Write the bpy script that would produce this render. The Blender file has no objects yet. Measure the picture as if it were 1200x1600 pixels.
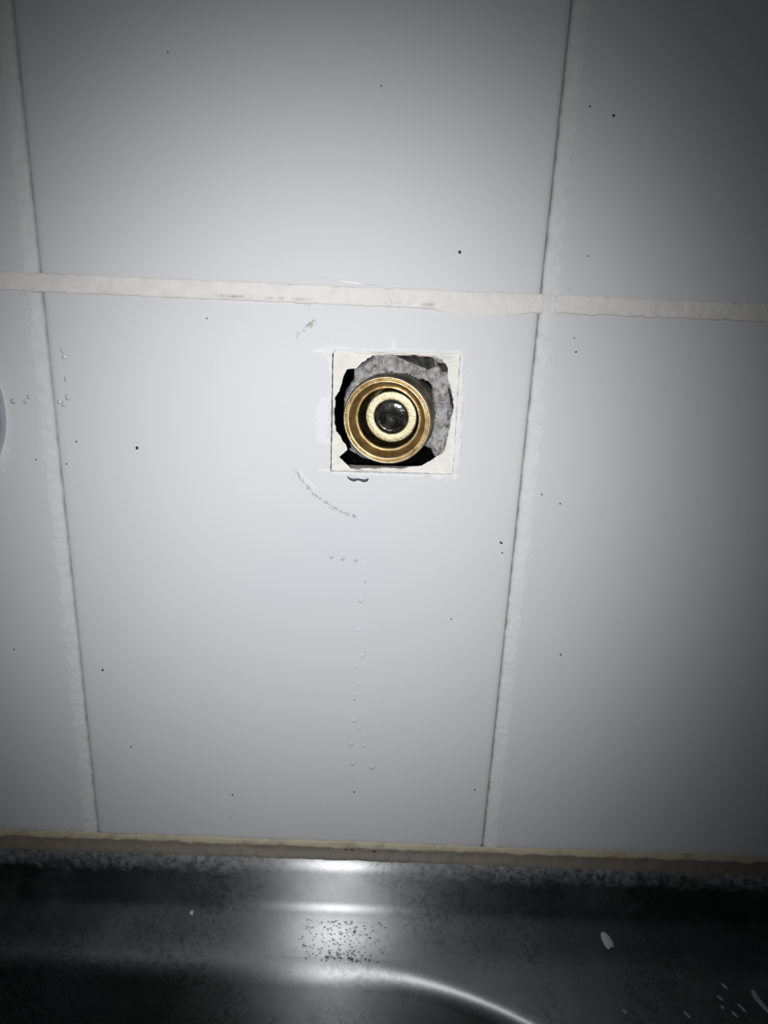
import bpy, bmesh, math, random
from mathutils import Vector, Matrix, noise
from mathutils.geometry import tessellate_polygon

# ------------------------------------------------------------------ camera, light, world
S = bpy.context.scene
C = S.collection
MM = 0.001
random.seed(7)

def cam_axes(p, y, r):
    f = Vector((math.sin(y)*math.cos(p), math.cos(y)*math.cos(p), -math.sin(p)))
    rt = Vector((math.cos(y), -math.sin(y), 0)); up = rt.cross(f)
    return math.cos(r)*rt+math.sin(r)*up, -math.sin(r)*rt+math.cos(r)*up, f

PITCH, YAW, ROLL = 0.34095, 0.01064, 0.04397
cd = bpy.data.cameras.new('camera'); cam = bpy.data.objects.new('camera', cd); C.objects.link(cam)
rt, up, fw = cam_axes(PITCH, YAW, ROLL)
cam.matrix_world = Matrix(((rt.x, up.x, -fw.x, 0.10258), (rt.y, up.y, -fw.y, -0.23411),
                           (rt.z, up.z, -fw.z, 0.01612), (0, 0, 0, 1)))
cd.sensor_fit = 'VERTICAL'; cd.sensor_height = 24.0; cd.lens = 24.0*1200/1600
cd.clip_start = 0.005; cd.clip_end = 20
S.camera = cam

w = bpy.data.worlds.new('world'); S.world = w; w.use_nodes = True
bg = w.node_tree.nodes['Background']; bg.inputs[0].default_value = (0.45, 0.55, 0.6, 1); bg.inputs[1].default_value = 0.004

# the phone torch beside the lens: the only lamp in a dark room
ld = bpy.data.lights.new('torch', 'SPOT'); lamp = bpy.data.objects.new('torch', ld); C.objects.link(lamp)
ld.energy = 2.1; ld.color = (0.985, 0.99, 1.0); ld.shadow_soft_size = 0.003
ld.spot_size = math.radians(150); ld.spot_blend = 0.4
lamp.location = (0.085, -0.236, 0.004)
lamp.rotation_euler = (Vector((0.0861, 0, -0.0705))-Vector(lamp.location)).to_track_quat('-Z', 'Y').to_euler()

# beam of the torch's lens: a soft oblong spot with a weak spill around it
ld.use_nodes = True
lt = ld.node_tree; em = lt.nodes['Emission']
def lmath(op, a, b=0.0):
    n = lt.nodes.new('ShaderNodeMath'); n.operation = op
    for sk, v in zip(n.inputs, (a, b)):
        if isinstance(v, (int, float)): sk.default_value = v
        else: lt.links.new(v, sk)
    return n.outputs[0]
tc = lt.nodes.new('ShaderNodeTexCoord'); sx = lt.nodes.new('ShaderNodeSeparateXYZ'); lt.links.new(tc.outputs['Normal'], sx.inputs[0])
bz = lmath('ABSOLUTE', sx.outputs[2])
bu = lmath('POWER', lmath('ABSOLUTE', lmath('DIVIDE', lmath('DIVIDE', sx.outputs[0], bz), 0.4814)), 2)
bv = lmath('POWER', lmath('ABSOLUTE', lmath('DIVIDE', lmath('DIVIDE', sx.outputs[1], bz), 0.566)), 2)
gb = lmath('EXPONENT', lmath('MULTIPLY', lmath('POWER', lmath('ADD', bu, bv), 1.52), -1.0))
lt.links.new(lmath('ADD', gb, 0.061), em.inputs['Strength'])

S.view_settings.view_transform = 'Standard'; S.view_settings.look = 'None'
S.view_settings.exposure = 0.0; S.view_settings.gamma = 1.0; S.view_settings.use_curve_mapping = False

# ------------------------------------------------------------------ helpers
def tag(o, label=None, cat=None, group=None, kind=None):
    if label: o['label'] = label
    if cat: o['category'] = cat
    if group: o['group'] = group
    if kind: o['kind'] = kind
    return o

def empty(name, loc, rz=0.0):
    o = bpy.data.objects.new(name, None); C.objects.link(o)
    o.location = loc; o.rotation_euler = (0, 0, rz); o.empty_display_size = 0.01
    return o

def obj(name, bm, m, parent=None, smooth=True, angle=None):
    me = bpy.data.meshes.new(name)
    if smooth:
        for f in bm.faces: f.smooth = True
    bm.to_mesh(me); bm.free()
    if angle: me.set_sharp_from_angle(angle=math.radians(angle))
    o = bpy.data.objects.new(name, me); C.objects.link(o)
    if m: me.materials.append(m)
    if parent: o.parent = parent
    return o

def mat(name, base, rough=0.5, metal=0.0, **kw):
    m = bpy.data.materials.new(name); m.use_nodes = True
    b = m.node_tree.nodes['Principled BSDF']
    b.inputs['Base Color'].default_value = (*base, 1); b.inputs['Roughness'].default_value = rough
    b.inputs['Metallic'].default_value = metal
    for k, v in kw.items(): b.inputs[k].default_value = v
    return m

class NT:
    """small node-graph helper"""
    def __init__(s, m): s.t = m.node_tree; s.b = s.t.nodes['Principled BSDF']; s.co = s.t.nodes.new('ShaderNodeTexCoord').outputs['Object']
    def new(s, typ, **kw):
        n = s.t.nodes.new(typ)
        for k, v in kw.items(): setattr(n, k, v)
        return n
    def link(s, a, b): s.t.links.new(a, b)
    def mapped(s, scale):
        n = s.new('ShaderNodeMapping'); n.inputs['Scale'].default_value = scale; s.link(s.co, n.inputs['Vector']); return n.outputs[0]
    def noise(s, scale, detail=4, rough=0.55, vec=None, dist=0):
        n = s.new('ShaderNodeTexNoise'); n.inputs['Scale'].default_value = scale; n.inputs['Detail'].default_value = detail
        n.inputs['Roughness'].default_value = rough; n.inputs['Distortion'].default_value = dist
        s.link(vec or s.co, n.inputs['Vector']); return n.outputs['Fac']
    def voro(s, scale, vec=None):
        n = s.new('ShaderNodeTexVoronoi'); n.inputs['Scale'].default_value = scale; s.link(vec or s.co, n.inputs['Vector']); return n.outputs['Distance']
    def ramp(s, fac, stops):
        n = s.new('ShaderNodeValToRGB'); e = n.color_ramp.elements
        while len(e) < len(stops): e.new(0.5)
        for x, (p, c) in zip(e, stops):
            x.position = p; x.color = (*c, 1) if isinstance(c, tuple) else (c, c, c, 1)
        s.link(fac, n.inputs[0]); return n.outputs[0]
    def mix(s, fac, a, b):
        n = s.new('ShaderNodeMix', data_type='RGBA')
        for sock, v in ((n.inputs[0], fac), (n.inputs[6], a), (n.inputs[7], b)):
            if isinstance(v, (int, float)): sock.default_value = v
            elif isinstance(v, tuple): sock.default_value = (*v, 1)
            else: s.link(v, sock)
        return n.outputs[2]
    def math(s, op, a, b=0.0, clamp=False):
        n = s.new('ShaderNodeMath', operation=op); n.use_clamp = clamp
        for sock, v in ((n.inputs[0], a), (n.inputs[1], b)):
            if isinstance(v, (int, float)): sock.default_value = v
            else: s.link(v, sock)
        return n.outputs[0]
    def axis(s, k):
        n = s.new('ShaderNodeSeparateXYZ'); s.link(s.co, n.inputs[0]); return n.outputs[k]
    def range(s, v, a, b):
        n = s.new('ShaderNodeMapRange'); n.inputs[1].default_value = a; n.inputs[2].default_value = b
        n.interpolation_type = 'SMOOTHSTEP'; s.link(v, n.inputs[0]); return n.outputs[0]
    def bump(s, h, strength=0.3, dist=0.0002, prev=None):
        n = s.new('ShaderNodeBump'); n.inputs['Strength'].default_value = strength; n.inputs['Distance'].default_value = dist
        s.link(h, n.inputs['Height'])
        if prev: s.link(prev, n.inputs['Normal'])
        return n.outputs[0]
    def set(s, name, v): s.link(v, s.b.inputs[name])

# ------------------------------------------------------------------ materials
def tile_material():
    m = mat('white_glazed_ceramic', (0.79, 0.80, 0.825), 0.6); n = NT(m)
    c = n.ramp(n.noise(14, 3), [(0.35, (0.775, 0.79, 0.825)), (0.65, (0.80, 0.805, 0.82))])
    sp = n.ramp(n.voro(95), [(0.0, 1.0), (0.028, 1.0), (0.045, 0.0)])          # sparse pin-sized splashes of grime
    keep = n.ramp(n.noise(70, 2), [(0.6, 0.0), (0.64, 1.0)])
    sp = n.math('MULTIPLY', sp, keep)
    n.set('Base Color', n.mix(n.math('MULTIPLY', sp, 0.55), c, (0.18, 0.17, 0.15)))
    n.set('Normal', n.bump(n.noise(60, 3), 0.12, 0.0004))
    m.node_tree.nodes['Principled BSDF'].inputs['Specular IOR Level'].default_value = 0.2
    return m
TILE = tile_material()

def grout_material(name, base, dark, vein=0.5):
    m = mat(name, base, 0.85); n = NT(m)
    a = n.attr = n.new('ShaderNodeAttribute', attribute_name='dirt_or_shade').outputs['Fac']
    c = n.mix(n.ramp(n.noise(260, 6), [(0.38, 0.0), (0.68, 1.0)]), base, tuple(x*0.92 for x in base))
    cr = n.ramp(n.noise(75, 4, 0.6, dist=0.8), [(0.488, 0.0), (0.5, 1.0), (0.512, 0.0)])
    cr = n.math('MULTIPLY', cr, n.ramp(n.noise(35, 2), [(0.56, 0.0), (0.68, vein)]))
    c = n.mix(cr, c, dark)
    c = n.mix(a, c, dark)  # vertex mask darkens joint edges: shade painted into the grout colour
    n.set('Base Color', c)
    n.set('Normal', n.bump(n.noise(900, 8, 0.7), 0.5, 0.0003, n.bump(n.noise(180, 6, 0.65), 0.6, 0.0006)))
    return m
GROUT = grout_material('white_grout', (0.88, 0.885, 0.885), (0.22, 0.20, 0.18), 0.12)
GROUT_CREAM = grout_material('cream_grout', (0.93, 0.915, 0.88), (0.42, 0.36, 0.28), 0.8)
PLASTER = grout_material('white_plaster', (0.94, 0.94, 0.94), (0.45, 0.42, 0.38), 0.3)
BISCUIT = grout_material('cream_biscuit', (0.95, 0.925, 0.86), (0.45, 0.38, 0.30), 0.3)

def mortar_material():
    m = mat('grey_mortar', (0.4, 0.4, 0.39), 0.95); n = NT(m)
    v = n.noise(420, 10, 0.75, dist=0.8)
    c = n.ramp(v, [(0.36, (0.07, 0.062, 0.06)), (0.46, (0.36, 0.345, 0.34)), (0.58, (0.66, 0.65, 0.645))])
    n.set('Base Color', c)
    n.set('Normal', n.bump(v, 0.7, 0.0015))
    return m
MORTAR = mortar_material()
RESIDUE = mat('thin_plaster_film', (0.85, 0.86, 0.875), 0.7)
CAVITY = mat('void_shade_masonry', (0.010, 0.009, 0.009), 0.9); CAVITY.node_tree.nodes['Principled BSDF'].inputs['Specular IOR Level'].default_value = 0.1  # masonry coloured near black to stand in for the unlit depth
SUBSTRATE = mat('cement_bed', (0.35, 0.34, 0.33), 0.95)
SLATE = mat('dark_stone', (0.05, 0.052, 0.05), 0.6)
n_ = NT(SLATE); n_.set('Normal', n_.bump(n_.noise(900, 6, 0.7), 0.8, 0.0012))
n_.set('Base Color', n_.ramp(n_.noise(700, 6), [(0.4, (0.025, 0.026, 0.025)), (0.65, (0.10, 0.10, 0.095))]))

def metal(name, base, base2, rough, scale=300, bumpd=0.0002, strength=0.5):
    m = mat(name, base, rough, 1.0); n = NT(m)
    v = n.noise(scale, 6, 0.65)
    n.set('Base Color', n.ramp(v, [(0.38, base2), (0.6, base)]))
    n.set('Roughness', n.ramp(n.noise(scale*1.7, 4), [(0.3, rough*0.75), (0.7, min(1, rough*1.25))]))
    n.set('Normal', n.bump(n.noise(scale*4, 5), strength, bumpd))
    return m
BRASS = metal('worn_brass', (0.92, 0.82, 0.60), (0.66, 0.52, 0.30), 0.42)
BRASS_SEAT = metal('bright_brass', (0.98, 0.92, 0.66), (0.86, 0.77, 0.48), 0.5, 500, 0.0004, 0.7)
TARNISH = metal('tarnished_brass', (0.50, 0.37, 0.19), (0.30, 0.19, 0.09), 0.45)
NICKEL = metal('dull_plated_thread', (0.50, 0.46, 0.38), (0.25, 0.21, 0.15), 0.4)
DARK_BRASS = metal('stained_brass', (0.26, 0.20, 0.10), (0.10, 0.075, 0.04), 0.5)
RUBBER = mat('dark_rubber', (0.012, 0.013, 0.010), 0.22)
n_ = NT(RUBBER); n_.set('Base Color', n_.ramp(n_.noise(260, 4), [(0.45, (0.008, 0.009, 0.007)), (0.7, (0.05, 0.05, 0.042))]))
n_.set('Normal', n_.bump(n_.noise(350, 2), 0.5, 0.0006))
CHROME = metal('satin_chrome', (0.62, 0.64, 0.67), (0.55, 0.57, 0.60), 0.32, 120)

def steel_material():
    m = mat('brushed_stainless_steel', (0.56, 0.57, 0.57), 0.3, 1.0); n = NT(m)
    x, y, z = n.axis(0), n.axis(1), n.axis(2)
    big = n.noise(22, 6, 0.65)
    fine = n.noise(420, 7, 0.7)
    # dull water film, thicker in cloudy patches
    film = n.ramp(n.noise(48, 9, 0.72), [(0.48, 0.0), (0.66, 1.0)])
    # limescale along the top bead of the upstand, ragged lower edge
    zz = n.math('ADD', z, n.math('MULTIPLY', n.math('SUBTRACT', n.noise(300, 6, 0.7), 0.5), 0.012))
    crust = n.math('MULTIPLY', n.range(zz, -0.2135, -0.2085), n.ramp(n.noise(420, 9, 0.75), [(0.36, 0.0), (0.72, 1.0)]))
    crust = n.math('MULTIPLY', crust, n.ramp(n.noise(30, 3), [(0.35, 0.45), (0.65, 1.0)]))
    spots = n.math('MULTIPLY', n.ramp(n.voro(260), [(0.0, 1.0), (0.09, 1.0), (0.15, 0.0)]), n.ramp(n.noise(45, 3), [(0.55, 0.0), (0.66, 0.9)]))
    dirt_or_shade = n.math('MAXIMUM', n.math('MULTIPLY', crust, 0.75), n.math('MULTIPLY', spots, 0.35))
    dirt_or_shade = n.math('MAXIMUM', dirt_or_shade, n.math('MULTIPLY', film, n.math('MULTIPLY', fine, 0.15)))
    n.set('Base Color', n.mix(fine, (0.42, 0.44, 0.44), (0.72, 0.74, 0.75)))
    n.b.inputs['Metallic'].default_value = 0.0; n.b.inputs['Roughness'].default_value = 0.7
    # the bare metal is brushed along the wall: highlights stay narrow along x and smear across it
    g = n.new('ShaderNodeBsdfAnisotropic'); g.inputs['Anisotropy'].default_value = 0.67
    grime = n.math('MULTIPLY', n.ramp(n.noise(520, 8, 0.75), [(0.40, 0.6), (0.54, 0.0)]), n.ramp(n.noise(28, 4), [(0.42, 0.15), (0.6, 1.0)]))
    n.link(n.mix(grime, n.ramp(big, [(0.35, (0.46, 0.475, 0.48)), (0.65, (0.60, 0.61, 0.62))]), (0.16, 0.165, 0.16)), g.inputs['Color'])
    n.link(n.ramp(big, [(0.3, 0.39), (0.7, 0.44)]), g.inputs['Roughness'])
    br = n.noise(1.0, 3, 0.6, n.mapped((90, 2600, 2600)))
    nm = n.bump(fine, 0.10, 0.0001, n.bump(br, 0.12, 0.00015))
    n.set('Normal', nm); n.link(nm, g.inputs['Normal'])
    t = n.new('ShaderNodeCombineXYZ'); t.inputs[0].default_value = 1.0
    n.link(t.outputs[0], g.inputs['Tangent'])
    mx = n.new('ShaderNodeMixShader'); n.link(dirt_or_shade, mx.inputs[0]); n.link(g.outputs[0], mx.inputs[1]); n.link(n.b.outputs[0], mx.inputs[2])
    n.link(mx.outputs[0], n.t.nodes['Material Output'].inputs[0])
    return m
STEEL = steel_material()

def sealant_material():
    m = mat('aged_sealant', (0.5, 0.46, 0.36), 0.55); n = NT(m)
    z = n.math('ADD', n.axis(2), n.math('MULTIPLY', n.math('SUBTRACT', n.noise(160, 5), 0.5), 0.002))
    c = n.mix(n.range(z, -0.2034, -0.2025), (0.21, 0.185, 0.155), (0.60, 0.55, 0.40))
    c = n.mix(n.ramp(n.noise(90, 6, 0.7), [(0.5, 0.0), (0.72, 0.7)]), c, (0.30, 0.22, 0.14))
    n.set('Base Color', c); n.set('Normal', n.bump(n.noise(500, 5), 0.5, 0.0004))
    return m
SEALANT = sealant_material()
def water_material(name, tint, rough, ior):
    m = bpy.data.materials.new(name); m.use_nodes = True; t = m.node_tree; t.nodes.clear()
    o = t.nodes.new('ShaderNodeOutputMaterial'); mx = t.nodes.new('ShaderNodeMixShader'); fr = t.nodes.new('ShaderNodeFresnel')
    a = t.nodes.new('ShaderNodeBsdfTransparent'); b = t.nodes.new('ShaderNodeBsdfGlossy')
    a.inputs[0].default_value = (*tint, 1); b.inputs['Roughness'].default_value = rough; fr.inputs[0].default_value = ior
    t.links.new(fr.outputs[0], mx.inputs[0]); t.links.new(a.outputs[0], mx.inputs[1]); t.links.new(b.outputs[0], mx.inputs[2]); t.links.new(mx.outputs[0], o.inputs[0])
    return m
WATER = water_material('water', (0.95, 0.955, 0.96), 0.08, 1.4)
BEAD = water_material('water_bead', (0.95, 0.955, 0.96), 0.08, 1.75)
SPRAY = water_material('fine_spray', (0.95, 0.96, 0.97), 0.16, 1.5)
SPECK = mat('dark_grime', (0.03, 0.025, 0.02), 0.8)
SCUFF = mat('grey_scuff', (0.36, 0.35, 0.32), 0.7)
SCUFF_W = mat('pale_scuff', (0.9, 0.9, 0.88), 0.4)
FLAKE = mat('chalky_white', (0.74, 0.76, 0.74), 0.7)
n_ = NT(FLAKE); n_.set('Normal', n_.bump(n_.noise(500, 4), 0.3, 0.0003))
FLAKE_D = mat('greyish_residue', (0.42, 0.44, 0.46), 0.6)

# ------------------------------------------------------------------ geometry helpers (millimetres in, metres out)
def V(x, y, z): return Vector((x*MM, y*MM, z*MM))

def fbm(x, y, z=0.0, s=1.0, o=4):
    return noise.fractal(Vector((x*s, y*s, z*s)), 0.8, 2.1, o)

def densify(poly, step):
    out = []
    for i, a in enumerate(poly):
        b = poly[(i+1) % len(poly)]
        L = math.hypot(b[0]-a[0], b[1]-a[1]); k = max(1, int(L/step))
        for j in range(k):
            t = j/k; out.append((a[0]+(b[0]-a[0])*t, a[1]+(b[1]-a[1])*t))
    return out

def jitter(poly, amp, scale, seed=0.0):
    return [(x+amp*fbm(x, z, seed, scale), z+amp*fbm(x+50, z+31, seed, scale)) for x, z in poly]

def area2(p): return sum(a[0]*b[1]-b[0]*a[1] for a, b in zip(p, p[1:]+p[:1]))
def ccw(p): return p if area2(p) > 0 else p[::-1]

def inside(p, x, y):
    r = False; j = len(p)-1
    for i in range(len(p)):
        xi, yi = p[i]; xj, yj = p[j]
        if (yi > y) != (yj > y) and x < (xj-xi)*(y-yi)/(yj-yi)+xi: r = not r
        j = i
    return r

def edge_dist(p, x, y):
    d = 1e9
    for (ax, ay), (bx, by) in zip(p, p[1:]+p[:1]):
        ux, uy = bx-ax, by-ay; L = ux*ux+uy*uy
        t = max(0, min(1, ((x-ax)*ux+(y-ay)*uy)/L)) if L else 0
        d = min(d, math.hypot(x-ax-t*ux, y-ay-t*uy))
    return d

def loops_fill(bm, loops):
    """triangulate a flat region bounded by vertex loops (first outer, rest holes); faces towards -Y"""
    es = []
    for l in loops:
        for a, b in zip(l, l[1:]+l[:1]):
            es.append(bm.edges.get((a, b)) or bm.edges.new((a, b)))
    r = bmesh.ops.triangle_fill(bm, use_beauty=True, use_dissolve=False, edges=es)
    return [g for g in r['geom'] if isinstance(g, bmesh.types.BMFace)]

def bridge(bm, a, b):
    n = len(a); return [bm.faces.new((a[i], a[(i+1) % n], b[(i+1) % n], b[i])) for i in range(n)]

def blob(poly, step, hmax, slope, rough, base=-0.02, nscale=0.8, seed=0.0):
    """a raised smear on the tile face: grid over the outline, feathered at its edge, with a skirt"""
    bm = bmesh.new(); vs = {}
    xs = [p[0] for p in poly]; zs = [p[1] for p in poly]
    nx = int((max(xs)-min(xs))/step)+2; nz = int((max(zs)-min(zs))/step)+2
    def vert(i, k):
        if (i, k) in vs: return vs[i, k]
        x = min(xs)+i*step; z = min(zs)+k*step
        d = edge_dist(poly, x, z) if inside(poly, x, z) else 0.0
        h = min(hmax, d*slope)*(1+rough*fbm(x, z, seed, nscale))
        vs[i, k] = bm.verts.new(V(x, -(base+max(0.0, h)), z)); return vs[i, k]
    for i in range(nx):
        for k in range(nz):
            cx = min(xs)+(i+.5)*step; cz = min(zs)+(k+.5)*step
            if inside(poly, cx, cz):
                bm.faces.new((vert(i, k), vert(i+1, k), vert(i+1, k+1), vert(i, k+1)))
    return bm

def lathe(profile, seg=96, close=False):
    """profile = [(radius, depth)] revolved about local Y; depth positive goes into the wall"""
    bm = bmesh.new(); rings = []
    for r, d in profile:
        rings.append([bm.verts.new(V(r*math.cos(2*math.pi*i/seg), d, r*math.sin(2*math.pi*i/seg))) for i in range(seg)])
    for a, b in zip(rings, rings[1:]): bridge(bm, a, b)
    if close == 'end': bm.faces.new(rings[-1])
    if close == 'both': bm.faces.new(rings[0][::-1]); bm.faces.new(rings[-1])
    bmesh.ops.recalc_face_normals(bm, faces=bm.faces)
    return bm

# ------------------------------------------------------------------ wall
HOLE = [(87.45, -16.2), (125.9, -15.7), (126.4, -53.3), (87.5, -54.0)]
OPENING = [(99.6, -17.2), (101.9, -16.9), (104.4, -16.6), (107.8, -16.8), (111.4, -16.7), (115.0, -16.6), (118.2, -16.6), (120.8, -17.8), (122.8, -20.2), (122.5, -22.3), (123.9, -26.2), (124.8, -29.4), (125.3, -32.1), (124.7, -35.0), (124.4, -36.9), (124.3, -40.3), (123.9, -42.7), (123.4, -46.1), (121.1, -47.9), (119.3, -49.2), (117.0, -50.8), (115.2, -51.6), (112.3, -51.9), (109.5, -52.4), (105.7, -52.3), (101.4, -52.7), (98.5, -52.7), (95.7, -53.2), (93.8, -52.8), (92.3, -51.4), (90.1, -49.5), (91.3, -48.2), (92.6, -47.0), (92.1, -45.3), (91.0, -43.8), (89.0, -41.0), (88.6, -38.4), (88.4, -34.6), (88.5, -30.4), (89.5, -29.0), (90.4, -26.6), (90.7, -24.3), (92.0, -21.8), (94.8, -21.2), (97.4, -18.6)]
TZ = -201.8      # the tiling ends here, above the sink
CAV = [(84, -13), (130, -13), (130, -57), (84, -57)]

def wall_back():
    bm = bmesh.new()
    x0, x1, z0, z1, yf, yb = -310, 460, -420, 360, 7.0, 100
    outer = [bm.verts.new(V(x, yf, z)) for x, z in ((x0, z0), (x1, z0), (x1, z1), (x0, z1))]
    cav = [bm.verts.new(V(x, yf, z)) for x, z in ccw(CAV)]
    loops_fill(bm, [outer, cav])
    back = [bm.verts.new(V(v.co.x/MM, yb, v.co.z/MM)) for v in outer]
    bridge(bm, outer, back); bm.faces.new(back)
    n0 = len(bm.faces)
    deep = [bm.verts.new(V(v.co.x/MM, 62, v.co.z/MM)) for v in cav]
    cf = bridge(bm, cav, deep); cf.append(bm.faces.new(deep))
    bmesh.ops.recalc_face_normals(bm, faces=bm.faces)
    for f in cf: f.material_index = 1
    o = obj('wall_back', bm, SUBSTRATE, smooth=False); o.data.materials.append(CAVITY)
    return tag(o, kind='structure')
WALL = wall_back()

def rounded_rect(x0, x1, z0, z1, r, seg=5):
    p = []
    for cx, cz, a in ((x1-r, z1-r, 0), (x0+r, z1-r, 90), (x0+r, z0+r, 180), (x1-r, z0+r, 270)):
        for i in range(seg+1):
            t = math.radians(a+90*i/seg); p.append((cx+r*math.cos(t), cz+r*math.sin(t)))
    return p

def tile(x0, x1, z0, z1, hole=None, flat_bottom=False):
    bm = bmesh.new(); loops = []
    for ins, d in ((0, 6.9), (0, 1.15), (0.12, 0.75), (0.4, 0.4), (0.9, 0.17), (1.8, 0.05), (3.0, 0.0)):
        p = rounded_rect(x0+ins, x1-ins, z0+ins, z1-ins, max(0.4, 1.4-ins*0.2))
        loops.append([bm.verts.new(V(x, d, z)) for x, z in p])
    for a, b in zip(loops, loops[1:]): bridge(bm, a, b)
    inner = [loops[-1]]
    if hole:
        h = [bm.verts.new(V(x, 0, z)) for x, z in ccw(hole)]; inner.append(h)
    ff = loops_fill(bm, inner)
    if hole:
        h1 = [bm.verts.new(V(v.co.x/MM, 0.35, v.co.z/MM)) for v in h]
        h2 = [bm.verts.new(V(v.co.x/MM, 6.9, v.co.z/MM)) for v in h]
        bridge(bm, h, h1); bridge(bm, h1, h2)
    bm.normal_update()
    bmesh.ops.recalc_face_normals(bm, faces=bm.faces)
    for f in ff:
        if f.normal.y > 0: f.normal_flip()
    for f in bm.faces: f.smooth = f not in set(ff)
    return obj('tile', bm, TILE, WALL, smooth=False, angle=40)

G = 1.65          # half of the joint
cols = [(-300+G, -150-G), (-150+G, -G), (G, 150-G), (150+G, 300-G), (300+G, 450-G)]
rows = [(TZ, -G-0.2), (G+0.2, 200-G)]
hp = jitter(densify(HOLE, 0.8), 0.14, 0.9)
TILES = {}
for i, (a, b) in enumerate(cols):
    for k, (c, d) in enumerate(rows):
        TILES[i, k] = tile(a, b, c, d, hp if (i, k) == (2, 0) else None)
TILES[2, 0]['label'] = 'white wall tile with a square hole cut for the pipe'

def grout(p0, p1, profile, material, seed, wob=0.5, extra=None, step=0.55, nh=0.12):
    """strip of grout from p0 to p1 (x,z); profile = [(across, height, dirt)]"""
    bm = bmesh.new(); lay = bm.verts.layers.float.new('dirt_or_shade')
    d = Vector((p1[0]-p0[0], p1[1]-p0[1])); L = d.length; d /= L; nrm = Vector((-d.y, d.x))
    N = int(L/step); prev = None
    for i in range(N+1):
        s = L*i/N; row = []
        for j, (u, h, q) in enumerate(profile):
            e = 1.0 if j in (0, len(profile)-1) else 0.45
            du = wob*e*fbm(s, j*0.35, seed, 0.22, 5)
            uu, hh = u+du, h+nh*fbm(s, u*1.5, seed+9, 0.5, 5)*(0.4 if j in (0, len(profile)-1) else 1.0)
            qq = q
            if extra: uu, hh, qq = extra(s, j, uu, hh, qq)
            x = p0[0]+d.x*s+nrm.x*uu; z = p0[1]+d.y*s+nrm.y*uu
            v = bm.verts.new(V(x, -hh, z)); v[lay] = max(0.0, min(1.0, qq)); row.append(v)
        if prev:
            for a in range(len(row)-1): bm.faces.new((prev[a], row[a], row[a+1], prev[a+1]))
        prev = row
    bm.normal_update()
    if sum(f.normal.y for f in bm.faces) > 0: bmesh.ops.reverse_faces(bm, faces=bm.faces)
    return obj('grout_joint', bm, material, WALL)

# upright joints: u runs to the left of an upward path; one side smeared flush over its tile, the other an open slit with its shade painted dark
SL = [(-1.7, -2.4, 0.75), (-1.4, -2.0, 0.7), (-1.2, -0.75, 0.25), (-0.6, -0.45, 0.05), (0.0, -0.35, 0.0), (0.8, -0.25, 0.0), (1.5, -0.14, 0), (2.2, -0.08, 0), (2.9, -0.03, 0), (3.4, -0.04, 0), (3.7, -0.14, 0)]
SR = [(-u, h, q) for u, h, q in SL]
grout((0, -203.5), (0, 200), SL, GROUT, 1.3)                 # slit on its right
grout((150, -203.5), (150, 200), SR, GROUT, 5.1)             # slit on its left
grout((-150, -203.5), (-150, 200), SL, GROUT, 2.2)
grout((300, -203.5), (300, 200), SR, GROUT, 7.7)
HZ = [(-2.9, -0.35, 0.55), (-2.6, -0.03, 0.35), (-2.2, 0.12, 0.0), (-1.5, 0.16, 0), (-0.8, 0.1, 0), (0, 0.12, 0), (0.8, 0.1, 0), (1.5, 0.08, 0), (2.2, 0.05, 0), (2.6, 0.0, 0.12), (2.8, -0.12, 0.25)]  # dark lower edge paints the shadow line under the proud grout
def smear_right(s, j, u, h, q):           # a wide patch of grout dragged over the lower tile near the right crossing
    t = math.exp(-((s-(150+131))/11)**4)
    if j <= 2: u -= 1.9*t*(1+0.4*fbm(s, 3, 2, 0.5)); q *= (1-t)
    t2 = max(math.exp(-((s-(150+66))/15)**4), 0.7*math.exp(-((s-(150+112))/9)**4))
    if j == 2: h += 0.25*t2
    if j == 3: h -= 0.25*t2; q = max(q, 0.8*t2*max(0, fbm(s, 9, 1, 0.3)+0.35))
    return u, h, q
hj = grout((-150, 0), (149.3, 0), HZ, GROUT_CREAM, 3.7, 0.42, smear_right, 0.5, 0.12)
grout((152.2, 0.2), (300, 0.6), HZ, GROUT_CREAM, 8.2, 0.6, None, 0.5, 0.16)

# ------------------------------------------------------------------ the broken hole: biscuit rim, mortar, dark chips (parts of tile and wall)
def broken_edge():
    bm = bmesh.new()
    sq = jitter(densify([(87.75, -16.25), (125.85, -15.75), (126.35, -53.25), (87.8, -53.8)], 0.7), 0.1, 0.8, 3)
    op = jitter(densify(OPENING, 0.6), 0.3, 0.9, 5)
    a = [bm.verts.new(V(x, 0.45+0.15*fbm(x, z, 1, 0.6), z)) for x, z in ccw(sq)]
    b = [bm.verts.new(V(x, 1.0+0.6*fbm(x, z, 2, 0.35), z)) for x, z in ccw(op)]
    ff = loops_fill(bm, [a, b])
    def away(x, z, k):                     # the break is undercut behind the glaze
        L = math.hypot(x-106, z+35.5); return x+(x-106)/L*k, z+(z+35.5)/L*k
    def ring(k, y, jit):
        out = []
        for x, z in ccw(op):
            u, v_ = away(x, z, min(k, edge_dist(HOLE, x, z)*0.75)); out.append(bm.verts.new(V(u+jit*fbm(x, z, 9, .7), y, v_+jit*fbm(z, x, 4, .7))))
        return out
    c = ring(0.5, 2.4, 0.1); d = ring(2.2, 6.8, 0.1)
    bridge(bm, b, c); bridge(bm, c, d)
    e = [bm.verts.new(V(v.co.x/MM, 6.8, v.co.z/MM)) for v in a]; bridge(bm, a, e)
    bm.normal_update(); bmesh.ops.recalc_face_normals(bm, faces=bm.faces)
    for f in ff:
        if f.normal.y > 0: f.normal_flip()
    o = obj('broken_edge', bm, BISCUIT, TILES[2, 0], smooth=False)
    o['label'] = 'cream broken tile body around the ragged opening'
    return o
broken_edge()

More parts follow.
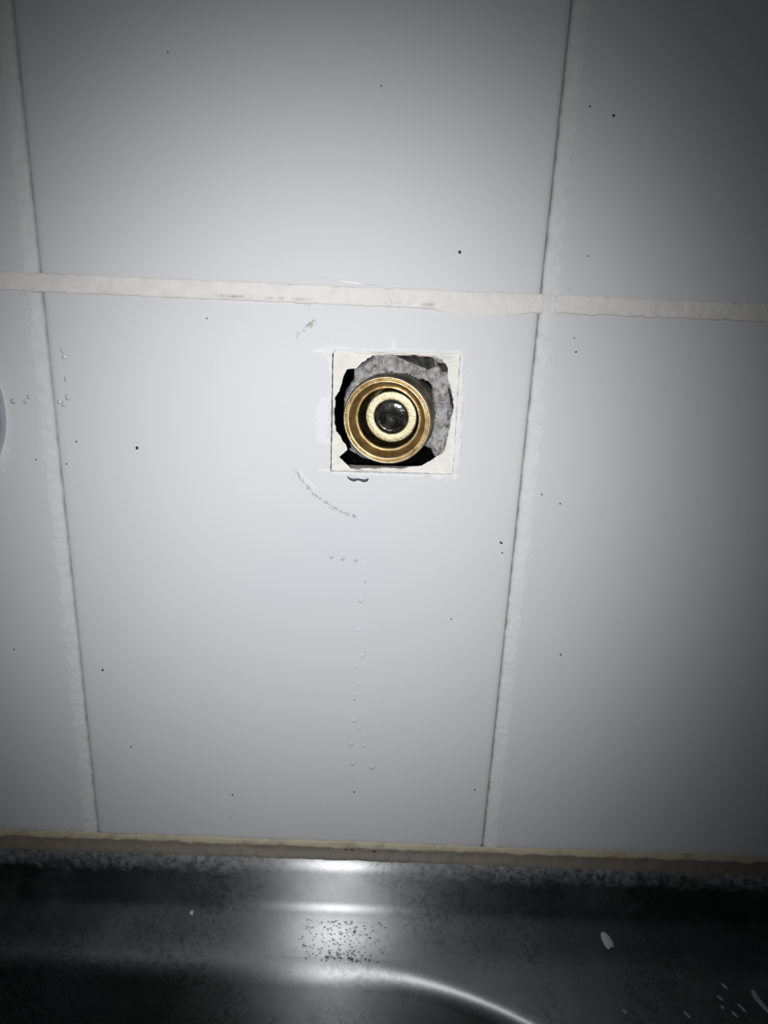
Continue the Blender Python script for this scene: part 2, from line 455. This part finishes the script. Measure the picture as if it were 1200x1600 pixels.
KEEP = [(91.3, -39.8), (90.9, -33.8), (91.6, -30.0), (93.8, -27.0), (93.7, -23.6), (96.2, -21.6), (99.2, -19.6), (101.0, -17.6), (102.5, -13.3), (129.7, -13.3), (129.7, -52), (121, -50.2), (119.6, -47.6), (117.6, -46.6), (116, -44), (104.8, -37), (94.5, -44.5)]
def mortar():
    bm = bmesh.new(); vs = {}; st = 0.42
    fx, fz = 105.4, -36.9
    def vert(i, k):
        if (i, k) not in vs:
            x = 84.2+i*st; z = -56.8+k*st
            d = edge_dist(KEEP, x, z)
            y = 7.6+1.7*fbm(x, z, 3, 0.22, 6)+0.5*fbm(x, z, 6, 1.1, 4)+1.6*math.exp(-d/0.8)
            vs[i, k] = bm.verts.new(V(x, max(7.05 if not (87 < x < 127 and -55 < z < -15) else 4.2, y), z))
        return vs[i, k]
    for i in range(109):
        for k in range(104):
            x = 84.2+(i+.5)*st; z = -56.8+(k+.5)*st
            r = math.hypot(x-fx-1.0, z-fz); a = math.degrees(math.atan2(z-fz, x-fx))
            lim = 13.9+(2.0*math.exp(-((a-40)/13)**2))+0.5*fbm(a/20, 1, 1)+ (0.8 if abs(a) > 150 else 0)
            if inside(KEEP, x, z) and r > lim:
                bm.faces.new((vert(i, k), vert(i+1, k), vert(i+1, k+1), vert(i, k+1)))
    ed = [e for e in bm.edges if e.is_boundary]
    r = bmesh.ops.extrude_edge_only(bm, edges=ed)
    for v in [g for g in r['geom'] if isinstance(g, bmesh.types.BMVert)]: v.co.y = 0.016+0.002*random.random()
    bm.normal_update()
    return obj('mortar', bm, MORTAR, WALL)
mo = mortar(); mo['label'] = 'rough grey mortar packed around the pipe fitting'

def lump():
    bm = bmesh.new(); bmesh.ops.create_icosphere(bm, subdivisions=4, radius=1)
    for v in bm.verts:
        p = v.co.copy(); k = 1+0.25*noise.fractal(p*1.6, .8, 2, 4)
        v.co = V(98.5+6.5*p.x*k, 25+9*p.y*k, -51+3.8*p.z*k)
    o = obj('mortar_lump', bm, MORTAR, WALL); return o
lump()

def chip(poly, y):
    bm = bmesh.new()
    p = ccw(jitter(densify(poly, 0.5), 0.2, 1.0, y))
    cx = sum(a[0] for a in p)/len(p); cz = sum(a[1] for a in p)/len(p)
    L = []
    for s, d in ((1.0, 3.5), (1.0, 0.3), (0.86, 0.0), (0.45, -0.15)):
        L.append([bm.verts.new(V(cx+(x-cx)*s, y+d+0.25*fbm(x, z, s, 1.2), cz+(z-cz)*s)) for x, z in p])
    for a, b in zip(L, L[1:]): bridge(bm, a, b)
    bm.faces.new(L[-1]); bmesh.ops.recalc_face_normals(bm, faces=bm.faces)
    return obj('stone_chip', bm, SLATE, WALL, smooth=False)
chip([(106.5, -17.4), (109, -16.9), (114.4, -17.0), (118.3, -18.0), (118.9, -20.2), (116.9, -21.3), (113.6, -20.0), (108.9, -18.6)], 4.4)['label'] = 'dark stone chip set in the mortar above the fitting'
chip([(119.3, -19.2), (122.8, -19.6), (123.6, -21.4), (121.4, -21.9)], 4.2)
chip([(123.3, -26.5), (124.6, -29.5), (125.6, -34), (124.6, -31.5)], 4.6)

# plaster smears around the hole, on the face of the centre tile
T20 = TILES[2, 0]
def smear(poly, h=0.28, amp=0.3, name='plaster_smear', m=PLASTER, seed=1.0, parent=T20, step=0.3, slope=0.5):
    return obj(name, blob(jitter(densify(poly, 0.5), amp, 0.8, seed), step, h, slope, 0.9, seed=seed), m, parent)
smear([(80.7, -16.4), (84.3, -15.1), (88.8, -14.7), (92.8, -15.0), (94.7, -15.9), (88.2, -15.9), (87.3, -17.5), (87.2, -25.6), (86.4, -19.7), (84.3, -17.6)], 0.3, 0.3)
smear([(119.8, -14.6), (127.0, -14.3), (128.1, -27.1), (128.7, -46.0), (128.6, -54.8), (127.2, -55.1), (126.6, -53.5), (126.4, -40), (126.1, -15.5), (121, -15.5)], 0.3, 0.25, seed=2)
smear([(120.0, -53.6), (126.0, -53.6), (127.8, -53.0), (128.1, -55.6), (125.7, -55.2), (122, -56.2), (119.4, -54.6)], 0.25, 0.4, seed=3)
smear([(83.0, -53.6), (87.0, -52.9), (87.2, -54.2), (104, -54.2), (118.0, -53.9), (117, -54.6), (103.9, -54.8), (90, -54.9), (84.9, -54.4)], 0.22, 0.15, seed=4)
smear([(94, -15.2), (104, -14.9), (105.0, -14.6), (105.5, -11.4), (106.2, -11.3), (107.0, -14.6), (119, -14.6), (119, -15.4), (106, -15.7), (94, -15.9)], 0.2, 0.12, seed=5, step=0.25)
smear([(82.6, -44.6), (82.2, -34.3), (83.9, -30.3), (86.9, -29.2), (87.0, -46)], 0.07, 0.9, seed=6, slope=0.1, m=RESIDUE)
smear([(-17.5, -58.2), (-16.4, -49.6), (-14.7, -48.9), (-13.5, -51.7), (-14.7, -54.9), (-16.5, -59.6)], 0.06, 0.5, seed=7, parent=TILES[1, 0], slope=0.1, m=RESIDUE)

# ------------------------------------------------------------------ scuffs and specks on the tiles
def scuff(pts, n, spread, size, m, parent, name='scuff_mark', seed=3):
    rnd = random.Random(seed); bm = bmesh.new()
    for i in range(n):
        t = rnd.random()*(len(pts)-1); k = int(t); f = t-k
        a, b = pts[k], pts[min(k+1, len(pts)-1)]
        dx, dz = b[0]-a[0], b[1]-a[1]; L = math.hypot(dx, dz) or 1; dx /= L; dz /= L
        o = rnd.gauss(0, spread)
        x = a[0]+(b[0]-a[0])*f-dz*o; z = a[1]+(b[1]-a[1])*f+dx*o
        l = size*rnd.uniform(0.5, 2.2); w_ = size*rnd.uniform(0.15, 0.4); an = rnd.gauss(0, 0.35)
        ex, ez = dx*math.cos(an)-dz*math.sin(an), dx*math.sin(an)+dz*math.cos(an)
        q = [V(x+ex*l*c-ez*w_*s*k2, -0.03-0.02*(c == 0), z+ez*l*c+ex*w_*s*k2) for c, s, k2 in ((-1, 0, 1), (0, -1, 1), (1, 0, 1), (0, 1, 1))]
        vs = [bm.verts.new(p) for p in q]; tp = bm.verts.new(V(x, -0.03-w_*0.6, z))
        for a_, b_ in zip(vs, vs[1:]+vs[:1]): bm.faces.new((a_, b_, tp))
    bm.normal_update()
    if sum(f.normal.y for f in bm.faces) > 0: bmesh.ops.reverse_faces(bm, faces=bm.faces)
    o = obj(name, bm, m, parent, smooth=False); o['kind'] = 'stuff'
    return o
arc = [(104.8+33.4*math.cos(math.radians(a)), -36.8+33.4*math.sin(math.radians(a))) for a in range(210, 256, 3)]
o = scuff(arc, 170, 0.28, 0.28, SCUFF, T20, seed=1); o['label'] = 'curved grey scuff left by a tap rosette below the hole'
scuff([(p[0]+0.6, p[1]+0.9) for p in arc[1:7]], 90, 0.45, 0.26, SCUFF_W, T20, seed=2)
scuff([(76.2, -12.6), (78.5, -10.3), (80.3, -8.6), (82.2, -7.6)], 34, 0.35, 0.3, SCUFF, T20, seed=5)
scuff([(79.5, -9.4), (81.5, -8.3)], 26, 0.45, 0.3, SCUFF, T20, seed=6)
scuff([(76.2, -2.5), (79, -2.6), (83, -3.1)], 12, 0.25, 0.22, SPECK, T20, seed=8)

def ridge(pts, r, m, name, parent=None):
    bm = bmesh.new(); prev = None
    for i, (x, z) in enumerate(pts):
        a, b = pts[max(0, i-1)], pts[min(len(pts)-1, i+1)]
        dx, dz = b[0]-a[0], b[1]-a[1]; L = math.hypot(dx, dz); nx, nz = -dz/L, dx/L
        k = r*(0.15 if i in (0, len(pts)-1) else 1+0.3*fbm(x, z, 2, 1))
        row = [bm.verts.new(V(x+nx*k*c, -0.01-0.55*k*s, z+nz*k*c)) for c, s in ((-1, 0), (-.7, .7), (0, 1), (.7, .7), (1, 0))]
        if prev:
            for q in range(4): bm.faces.new((prev[q], row[q], row[q+1], prev[q+1]))
        prev = row
    bm.normal_update()
    if sum(f.normal.y for f in bm.faces) > 0: bmesh.ops.reverse_faces(bm, faces=bm.faces)
    return obj(name, bm, m, parent)

def speck(x, z, r, parent, seed):
    rnd = random.Random(seed); bm = bmesh.new(); n = 9
    st = rnd.uniform(0.6, 1.0); an = rnd.random()*3
    ring = []
    for i in range(n):
        t = 2*math.pi*i/n; k = r*rnd.uniform(0.75, 1.2); a, b = k*math.cos(t), k*st*math.sin(t)
        ring.append((a*math.cos(an)-b*math.sin(an), a*math.sin(an)+b*math.cos(an)))
    A = [bm.verts.new(V(x+a, 0.01, z+b)) for a, b in ring]; B = [bm.verts.new(V(x+a*.7, -0.25*r, z+b*.7)) for a, b in ring]
    bridge(bm, A, B); bm.faces.new(B); bmesh.ops.recalc_face_normals(bm, faces=bm.faces)
    return obj('speck', bm, SPECK, parent)
SP = [(123.6, 13.5, .5), (143.9, -76.0, .6), (26.5, -48.9, .55), (9.2, -129.8, .55), (3.9, -55.1, .35), (163.0, 50.5, .4), (168.3, -116.7, .4), (-5.7, -54.1, .35), (17.0, -161.4, .4), (53.3, -181.1, .45), (143.3, -174.7, .4), (161.6, -61.7, .35), (7.6, -47.7, .35), (99.3, 55.1, .3), (160.9, 14.0, .3), (160.7, -13.4, .3), (155.4, -58.8, .35), (-20.8, -122.9, .35), (42.0, 60.7, .3), (144.6, -79.5, .35), (50, -8.2, .25), (97.6, -138.0, .3), (129.5, -104.6, .3), (156.2, 52.5, .3), (98.6, -177.8, .4)]
for i, (x, z, r) in enumerate(SP):
    ci = 1 if x < 0 else 2 if x < 150 else 3
    speck(x, z, r, TILES[ci, 0 if z < 0 else 1], i)

# ------------------------------------------------------------------ brass pipe fitting in the hole
FIT = empty('pipe_fitting', (0.1046, 0.0002, -0.0370), math.radians(-9))
tag(FIT, 'round brass threaded pipe fitting sitting in the square hole of the tile', 'pipe fitting')
prof = [(13.2, 34.0)]
for i in range(13):
    d = 24-1.85*i; prof += [(14.0, d), (13.85, d-0.45), (13.3, d-0.9), (13.35, d-1.25)]
prof += [(13.9, 0.9), (13.85, 0.5)]
obj('threaded_collar', lathe(prof), NICKEL, FIT)['label'] = 'dull grey-brown external thread'
obj('collar_edge', lathe([(13.86, 0.55), (13.7, 0.2), (13.4, 0.0), (13.1, 0.12), (12.95, 0.45), (12.9, 1.5), (12.6, 1.6)]), BRASS, FIT)
obj('rim', lathe([(12.65, 1.65), (12.6, 0.75), (12.5, 0.35), (12.25, 0.2), (12.0, 0.35), (11.85, 0.7)]), BRASS, FIT)
obj('inner_bevel', lathe([(11.9, 0.55), (11.55, 1.0), (10.9, 2.0), (10.5, 2.6), (10.3, 3.0), (10.1, 3.1)]), TARNISH, FIT)['label'] = 'tan tarnished sloping inner ring'
obj('inner_lip', lathe([(10.2, 3.15), (10.05, 2.85), (9.85, 2.8), (9.7, 3.1), (9.7, 3.8)]), BRASS, FIT)
obj('inner_wall', lathe([(9.72, 3.6), (9.65, 10.0), (9.6, 18), (7.2, 18.2)]), DARK_BRASS, FIT)['label'] = 'dark stained recess around the seat'
obj('valve_seat', lathe([(8.1, 6.4), (8.22, 5.9), (8.12, 5.6), (7.85, 5.45), (5.85, 5.4), (5.55, 5.5), (5.46, 5.8)]), BRASS_SEAT, FIT)['label'] = 'bright brass ring around the bore'
obj('seat_barrel', lathe([(8.05, 6.3), (7.9, 18.0)]), DARK_BRASS, FIT)
obj('check_plug', lathe([(5.5, 5.75), (5.45, 7.2), (5.0, 7.7), (4.0, 7.4), (2.6, 7.2), (1.2, 7.25), (0.4, 7.3), (0.02, 7.3)]), RUBBER, FIT)['label'] = 'dark glossy plug inside the bore'

for o in FIT.children:
    if o.name in ('valve_seat', 'seat_barrel', 'check_plug'): o.location = (0.0006, 0, 0.0001)     # the seat sits a little off centre

# ------------------------------------------------------------------ rosette of the other tap inlet, at the left edge
ROS = empty('tap_rosette', (-0.0459, 0, -0.0385))
tag(ROS, 'grey metal tap rosette half out of frame at the left edge', 'rosette')
obj('flange', lathe([(32.6, 0.0), (32.6, -1.2), (32.3, -2.2), (31.4, -3.6), (29.5, -5.4), (26, -7.4), (21, -9), (16, -9.8), (14.5, -10), (14.5, -6)]), CHROME, ROS)
obj('inlet_nut', lathe([(14.6, -5), (14.6, -24), (13.8, -25), (11, -25.2), (10.2, -25), (10, -8)], 48), CHROME, ROS)

# ------------------------------------------------------------------ steel sink
ZL, ZD = -206.2, -226.4
ZLEDGE = ZD; ZLOW = -231.6; YS0, YS1 = -10.6, -24.3
BX0, BX1, BY0, BY1, BR, FIL = -230, 237, -438, -25.0, 145, 7.0
def deck_z(y):      # the ledge falls gently from the upstand to the bowl
    t = max(0.0, min(1.0, (YS0-y)/(YS0-YS1))); return ZD-(ZD-ZLOW)*(t*t*t*(t*(6*t-15)+10)*0.35+t*0.65)
def sink():
    global YS0; ZD = ZLEDGE
    bm = bmesh.new()
    SX0, SX1, SY = -420, 620, -520
    # back ledge, upstand and the fillet down to the deck: one pressed profile swept along the wall
    P = [(-0.6, -207.0), (-0.6, ZL), (-1.1, ZL-0.05), (-1.8, ZL-0.25)]
    P += [(-1.8-4.6*math.sin(math.radians(8.7*i)), ZL-0.25-4.6+4.6*math.cos(math.radians(8.7*i))) for i in range(1, 11)]
    y0, z0 = P[-1]; a = math.radians(87)
    # steep face to the concave fillet of radius 3.4 that ends on the deck
    r2 = 3.4; dz = (z0-ZD)-r2*(1-math.cos(a)); L = dz/math.sin(a)
    y1, z1 = y0-L*math.cos(a), z0-dz
    P.append((y1, z1))
    for i in range(1, 11):
        b = a*(1-i/10); P.append((y1-r2*(math.sin(a)-math.sin(b)), z1-r2*(math.cos(b)-math.cos(a))))
    YS0 = P[-1][0]
    P.pop(); P += [(YS0-(YS0-YS1)*k/12, deck_z(YS0-(YS0-YS1)*k/12)) for k in range(13)]; ye = YS1+1.5; ZD = ZLOW
    xs = [SX0+(SX1-SX0)*i/60 for i in range(61)]
    prev = None
    for x in xs:
        row = [bm.verts.new(V(x, y, z)) for y, z in P]
        if prev:
            for q in range(len(P)-1): bm.faces.new((prev[q], row[q], row[q+1], prev[q+1]))
        prev = row
    # deck with the bowl opening
    outer = [bm.verts.new(V(x, y, ZD)) for x, y in [(x, ye-1.5) for x in xs]+[(SX1, SY), (SX0, SY)]]
    def outline(ins):
        r = BR-ins; p = rounded_rect(BX0+ins, BX1-ins, BY0+ins, BY1-ins, r, 40); return p
    lo = [bm.verts.new(V(x, y, ZD)) for x, y in outline(0)]
    es = [bm.edges.new((a_, b_)) for l in (outer, lo) for a_, b_ in zip(l, l[1:]+l[:1])]
    df = [f for f in bmesh.ops.triangle_fill(bm, use_beauty=True, edges=es)['geom'] if isinstance(f, bmesh.types.BMFace)]
    loops = [lo]
    for i in range(1, 13):
        t = math.radians(82*i/12)
        loops.append([bm.verts.new(V(x, y, ZD-FIL*(1-math.cos(t)))) for x, y in outline(FIL*math.sin(t))])
    b0 = FIL*math.sin(math.radians(82)); zz = ZD-FIL*(1-math.cos(math.radians(82)))
    for k in range(1, 7):
        loops.append([bm.verts.new(V(x, y, zz-20*k)) for x, y in outline(b0+3*k)])
    b1, z1 = b0+18, zz-120
    for i in range(1, 9):
        t = math.radians(90*i/8)
        loops.append([bm.verts.new(V(x, y, z1-35*math.sin(t))) for x, y in outline(b1+35*(1-math.cos(t)))])
    loops.append([bm.verts.new(V(x, y, z1-36)) for x, y in outline(b1+100)])
    for a_, b_ in zip(loops, loops[1:]): bridge(bm, a_, b_)
    bm.faces.new(loops[-1])
    # folded front apron and ends
    ap = [bm.verts.new(V(x, y, z)) for x, y, z in ((SX0, SY, ZD), (SX1, SY, ZD), (SX1, SY, ZD-40), (SX0, SY, ZD-40))]; bm.faces.new(ap)
    for X in (SX0, SX1):
        bm.faces.new([bm.verts.new(V(X, y, z)) for y, z in ((ye, ZD), (SY, ZD), (SY, ZD-40), (ye, ZD-40))])
    bm.normal_update(); bmesh.ops.recalc_face_normals(bm, faces=bm.faces)
    for f in bm.faces: f.smooth = True
    for f in df:
        if f.normal.z < 0: f.normal_flip()
        f.smooth = False
    me_o = obj('sink', bm, STEEL, None, smooth=False, angle=35)
    return tag(me_o, 'stainless steel sink with raised back edge, flat ledge and deep bowl', 'sink')
SINK = sink()

# sealant along the joint of tiles and sink
def sealant():
    prof = [(0.2, -201.0), (-0.35, -201.4), (-0.6, -202.2), (-1.0, -203.2), (-1.5, -204.2), (-2.0, -204.9), (-2.6, -205.5), (-3.2, -206.1), (-3.5, -206.9)]
    bm = bmesh.new(); prev = None; N = 700
    for i in range(N+1):
        x = -300+720*i/N
        row = [bm.verts.new(V(x, y-0.25*fbm(x, j, 4, 0.3, 5)*(j > 1), z+0.3*fbm(x, j*0.6, 2, 0.12, 5))) for j, (y, z) in enumerate(prof)]
        if prev:
            for q in range(len(prof)-1): bm.faces.new((prev[q], row[q], row[q+1], prev[q+1]))
        prev = row
    bm.normal_update()
    if sum(f.normal.z for f in bm.faces) < 0: bmesh.ops.reverse_faces(bm, faces=bm.faces)
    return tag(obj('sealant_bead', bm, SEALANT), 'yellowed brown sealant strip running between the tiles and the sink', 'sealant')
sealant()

# ------------------------------------------------------------------ water, flake, residue
def drop_mesh(r, h, seed, sx=1.0, sz=1.0, n=16):
    """a bead of water standing on the wall (local -Y is out of the wall)"""
    rnd = random.Random(seed); bm = bmesh.new(); L = []
    w_ = [1+rnd.uniform(-.08, .08) for _ in range(n)]
    for s, k in ((0.0, 1.0), (0.0, 1.0), (0.35, 0.93), (0.65, 0.78), (0.88, 0.52), (0.98, 0.22)):
        d = 0.02 if not L else -h*s
        L.append([bm.verts.new(V(r*k*w_[i]*sx*math.cos(2*math.pi*i/n), d, r*k*w_[i]*sz*math.sin(2*math.pi*i/n)-0.12*r*s)) for i in range(n)])
    for a, b in zip(L, L[1:]): bridge(bm, a, b)
    bm.faces.new(L[-1]); bmesh.ops.recalc_face_normals(bm, faces=bm.faces)
    if sum(f.normal.y*f.calc_area() for f in bm.faces) > 0: bmesh.ops.reverse_faces(bm, faces=bm.faces)
    return bm
def drop(x, z, r, h, seed, label, group=None, sx=1.0, sz=1.0, y=0.0, m=None):
    o = obj('water_droplet', drop_mesh(r, h, seed, sx, sz), m or WATER); o.location = V(x, y, z)
    return tag(o, label, 'droplet', group)
ORD = ['topmost', 'second', 'third', 'fourth', 'fifth', 'sixth', 'seventh', 'eighth', 'ninth', 'tenth', 'eleventh', 'twelfth', 'thirteenth', 'fourteenth', 'fifteenth', 'sixteenth', 'lowest']
TR = [(99.6, -85.0, .6), (99.7, -88.1, .5), (99.8, -91.7, .65), (98.5, -99.0, .8), (98.0, -110.0, .8), (97.4, -115.5, .55), (99.7, -119.9, .8), (97.7, -124.3, .65), (99.2, -131.2, .7), (97.8, -135.8, .75), (97.8, -146.3, .95), (99.3, -149.7, .7), (96.8, -156.5, .85), (101.4, -157.1, .75), (97.6, -165.1, .8), (104.7, -166.4, .9), (97.6, -171.8, .4)]
for i, (x, z, r) in enumerate(TR):
    drop(x, z, r, r*(0.36 if i in (2, 3) else 0.17), i, ORD[i]+' droplet'+('' if i in (0, 16) else ' from the top')+' in the trail running down the centre tile below the hole', 'droplets trailing down the centre tile', sz=1.15)
for i, (x, z) in enumerate([(88.4, -83.5), (92.2, -83.9), (96.4, -84.2)]):
    drop(x, z, .6, .24, 40+i, ['left', 'middle', 'right'][i]+' one of three tiny sparkling droplets in a level row below the curved scuff', 'droplet row below the scuff', m=BEAD)
for i, (x, z, r) in enumerate([(-10.6, -35.7, 1.0), (-6.9, -35.7, .75), (-5.7, -34.1, .75)]):
    drop(x, z, r*.85, r*.27, 60+i, ['larger bright water bead close beside the grey rosette', 'small bright water bead between rosette and left grout joint, the lower of two', 'small bright water bead nearest the left grout joint, the upper of two'][i], 'beads beside the rosette', m=BEAD)
for i, (x, z, r) in enumerate([(3.4, -35.3, .6), (4.8, -35.9, .75), (6.3, -33.8, .85), (6.2, -28.2, .65), (6.1, -19.5, .65), (6.2, -21.4, .6)]):
    drop(x, z, r*.85, r*.27, 70+i, ['bright bead touching the right edge of the left grout joint, lowest cluster', 'lowest bright bead right of the left grout joint', 'elongated bright bead just above the lowest pair right of the left joint', 'lone bright bead right of the left joint, midway up', 'topmost small bead right of the left grout joint', 'second bead from the top right of the left grout joint'][i], 'beads right of the left joint', sz=1.3, m=BEAD)
dp = [(92.6, -54.9), (94, -54.6), (98.2, -54.6), (99.6, -55.0), (99.9, -55.9), (99.3, -56.9), (98.3, -57.2), (97.3, -56.9), (96.2, -56.6), (95.2, -57.1), (94.2, -56.9), (93.0, -56.1)]
bm = blob(dp, 0.15, 0.8, 0.6, 0.15, base=0.0, nscale=0.5)
tag(obj('water_drop', bm, BEAD), 'large clear water drop hanging below the bottom edge of the hole', 'droplet')
tag(ridge([(80.4, 5.4), (83, 5.0), (87.1, 4.5), (90.5, 4.0), (93.7, 3.7), (97.5, 3.4), (102.2, 3.3)], 0.3, WATER, 'water_streak'), 'thin wet streak on the upper tile just above the horizontal grout', 'water')
for i, (x, z) in enumerate([(96.2, -203.6), (98.6, -203.4), (107, -203.8)]):
    drop(x, z, .6, .4, 90+i, ['left', 'middle', 'right'][i]+' one of three tiny sparkling water beads on the sealant strip', 'beads on the sealant', y=-1.25, m=BEAD)

def wet_patch():
    rnd = random.Random(12); bm = bmesh.new(); caps = []
    for i in range(260):
        x = rnd.gauss(96.5, 8.5); y = rnd.uniform(-26, -12.5)
        if abs(x-96.5) > 17: continue
        r = rnd.uniform(0.2, 0.6); h = r*0.16; n = 8; sx = rnd.uniform(.7, 1.0); an = rnd.gauss(0.2, .5)
        L = []
        for s, k in ((0.0, 1.0), (0.6, 0.75), (1.0, 0.25)):
            ring = []
            for q in range(n):
                t = 2*math.pi*q/n; a, b = r*k*sx*math.cos(t), 1.5*r*k*math.sin(t)
                ring.append(bm.verts.new(V(x+a*math.cos(an)-b*math.sin(an), y+a*math.sin(an)+b*math.cos(an), deck_z(y)+0.02+h*s)))
            L.append(ring)
        for a, b in zip(L, L[1:]): bridge(bm, a, b)
        bm.faces.new(L[-1]); caps.append(bm.faces.new(L[0]))
    bmesh.ops.recalc_face_normals(bm, faces=bm.faces)
    bmesh.ops.delete(bm, geom=caps, context='FACES_ONLY')
    return tag(obj('water_spray', bm, SPRAY), 'fine water spray on the steel ledge in front of the bowl', 'water', kind='stuff')
wet_patch()

def flat_bit(name, poly, cx, cy, ang, th, m):
    bm = bmesh.new(); p = ccw(poly); L = []
    for s, z in ((0.97, 0.0), (1.0, 0.3*th), (0.98, 0.75*th), (0.9, th)):
        L.append([bm.verts.new(V(x*s*math.cos(ang)-y*s*math.sin(ang), x*s*math.sin(ang)+y*s*math.cos(ang), z)) for x, y in p])
    for a, b in zip(L, L[1:]): bridge(bm, a, b)
    bm.faces.new(L[0]); bm.faces.new(L[-1]); bmesh.ops.recalc_face_normals(bm, faces=bm.faces)
    o = obj(name, bm, m); o.location = V(cx, cy, deck_z(cy)+0.06); o.rotation_euler = (math.atan((deck_z(cy+.5)-deck_z(cy-.5))), 0, 0); return o
fl = [(1.75*math.cos(t), 3.5*math.sin(t)) for t in [math.radians(-62+i*(304/22)) for i in range(23)]]
fl = [(1.72*math.cos(math.radians(a))*(1-0.06*math.sin(math.radians(a))), 3.4*math.sin(math.radians(a))) for a in range(-55, 236, 12)]+[(-0.55, -2.45), (0.0, -2.25), (0.5, -2.4)]
tag(flat_bit('white_flake', fl, 195.6, -16.2, math.radians(24), 0.7, FLAKE), 'white oval flake with a nicked end lying on the right of the steel ledge', 'flake')
RL = ['topmost oblong residue speck', 'second oblong residue speck from the top', 'lowest oblong residue speck', 'residue speck nearest the pale curved smear', 'leftmost round residue speck', 'oblong residue speck well left of the cluster', 'small round residue speck amid the cluster']
for i, (x, y, r, l) in enumerate([(234.5, -30.6, .6, 1.4), (231, -35.3, .5, 1.4), (233.6, -41.3, .5, 1.4), (237.2, -38.8, .6, 1.8), (195.3, -41.6, .6, .9), (216.8, -42, .6, 1.5), (230.4, -38.8, .6, .8)]):
    rnd = random.Random(i); p = [(r*math.cos(a)*rnd.uniform(.8, 1.2), l*math.sin(a)) for a in [2*math.pi*k/12 for k in range(12)]]
    tag(flat_bit('residue_speck', p, x, y, math.radians(30), 0.2, FLAKE_D), RL[i]+' on the dim right of the ledge', 'residue', 'residue specks on the right of the ledge')
wp = [(-1.2, 4), (0.3, 4.4), (0.8, 1), (2.0, -3), (3.6, -7), (2.0, -6.5), (-0.2, -2), (-1.4, 1)]
tag(flat_bit('soap_smear', wp, 244.5, -36, 0.0, 0.25, FLAKE_D), 'pale curved smear at the far right end of the steel ledge', 'smear')
for i, (x, y, r) in enumerate([(39.0, -11.6, .9), (120, -12.4, .7)]):
    p = [(r*math.cos(a)*random.uniform(.7, 1.2), r*math.sin(a)) for a in [2*math.pi*k/10 for k in range(10)]]
    tag(flat_bit('grout_crumb', p, x, y, 0, 0.6, FLAKE), ['pale crumb at the foot of the upstand, left of the bright reflection', 'pale crumb at the foot of the upstand, right of the bright reflection'][i], 'crumb')
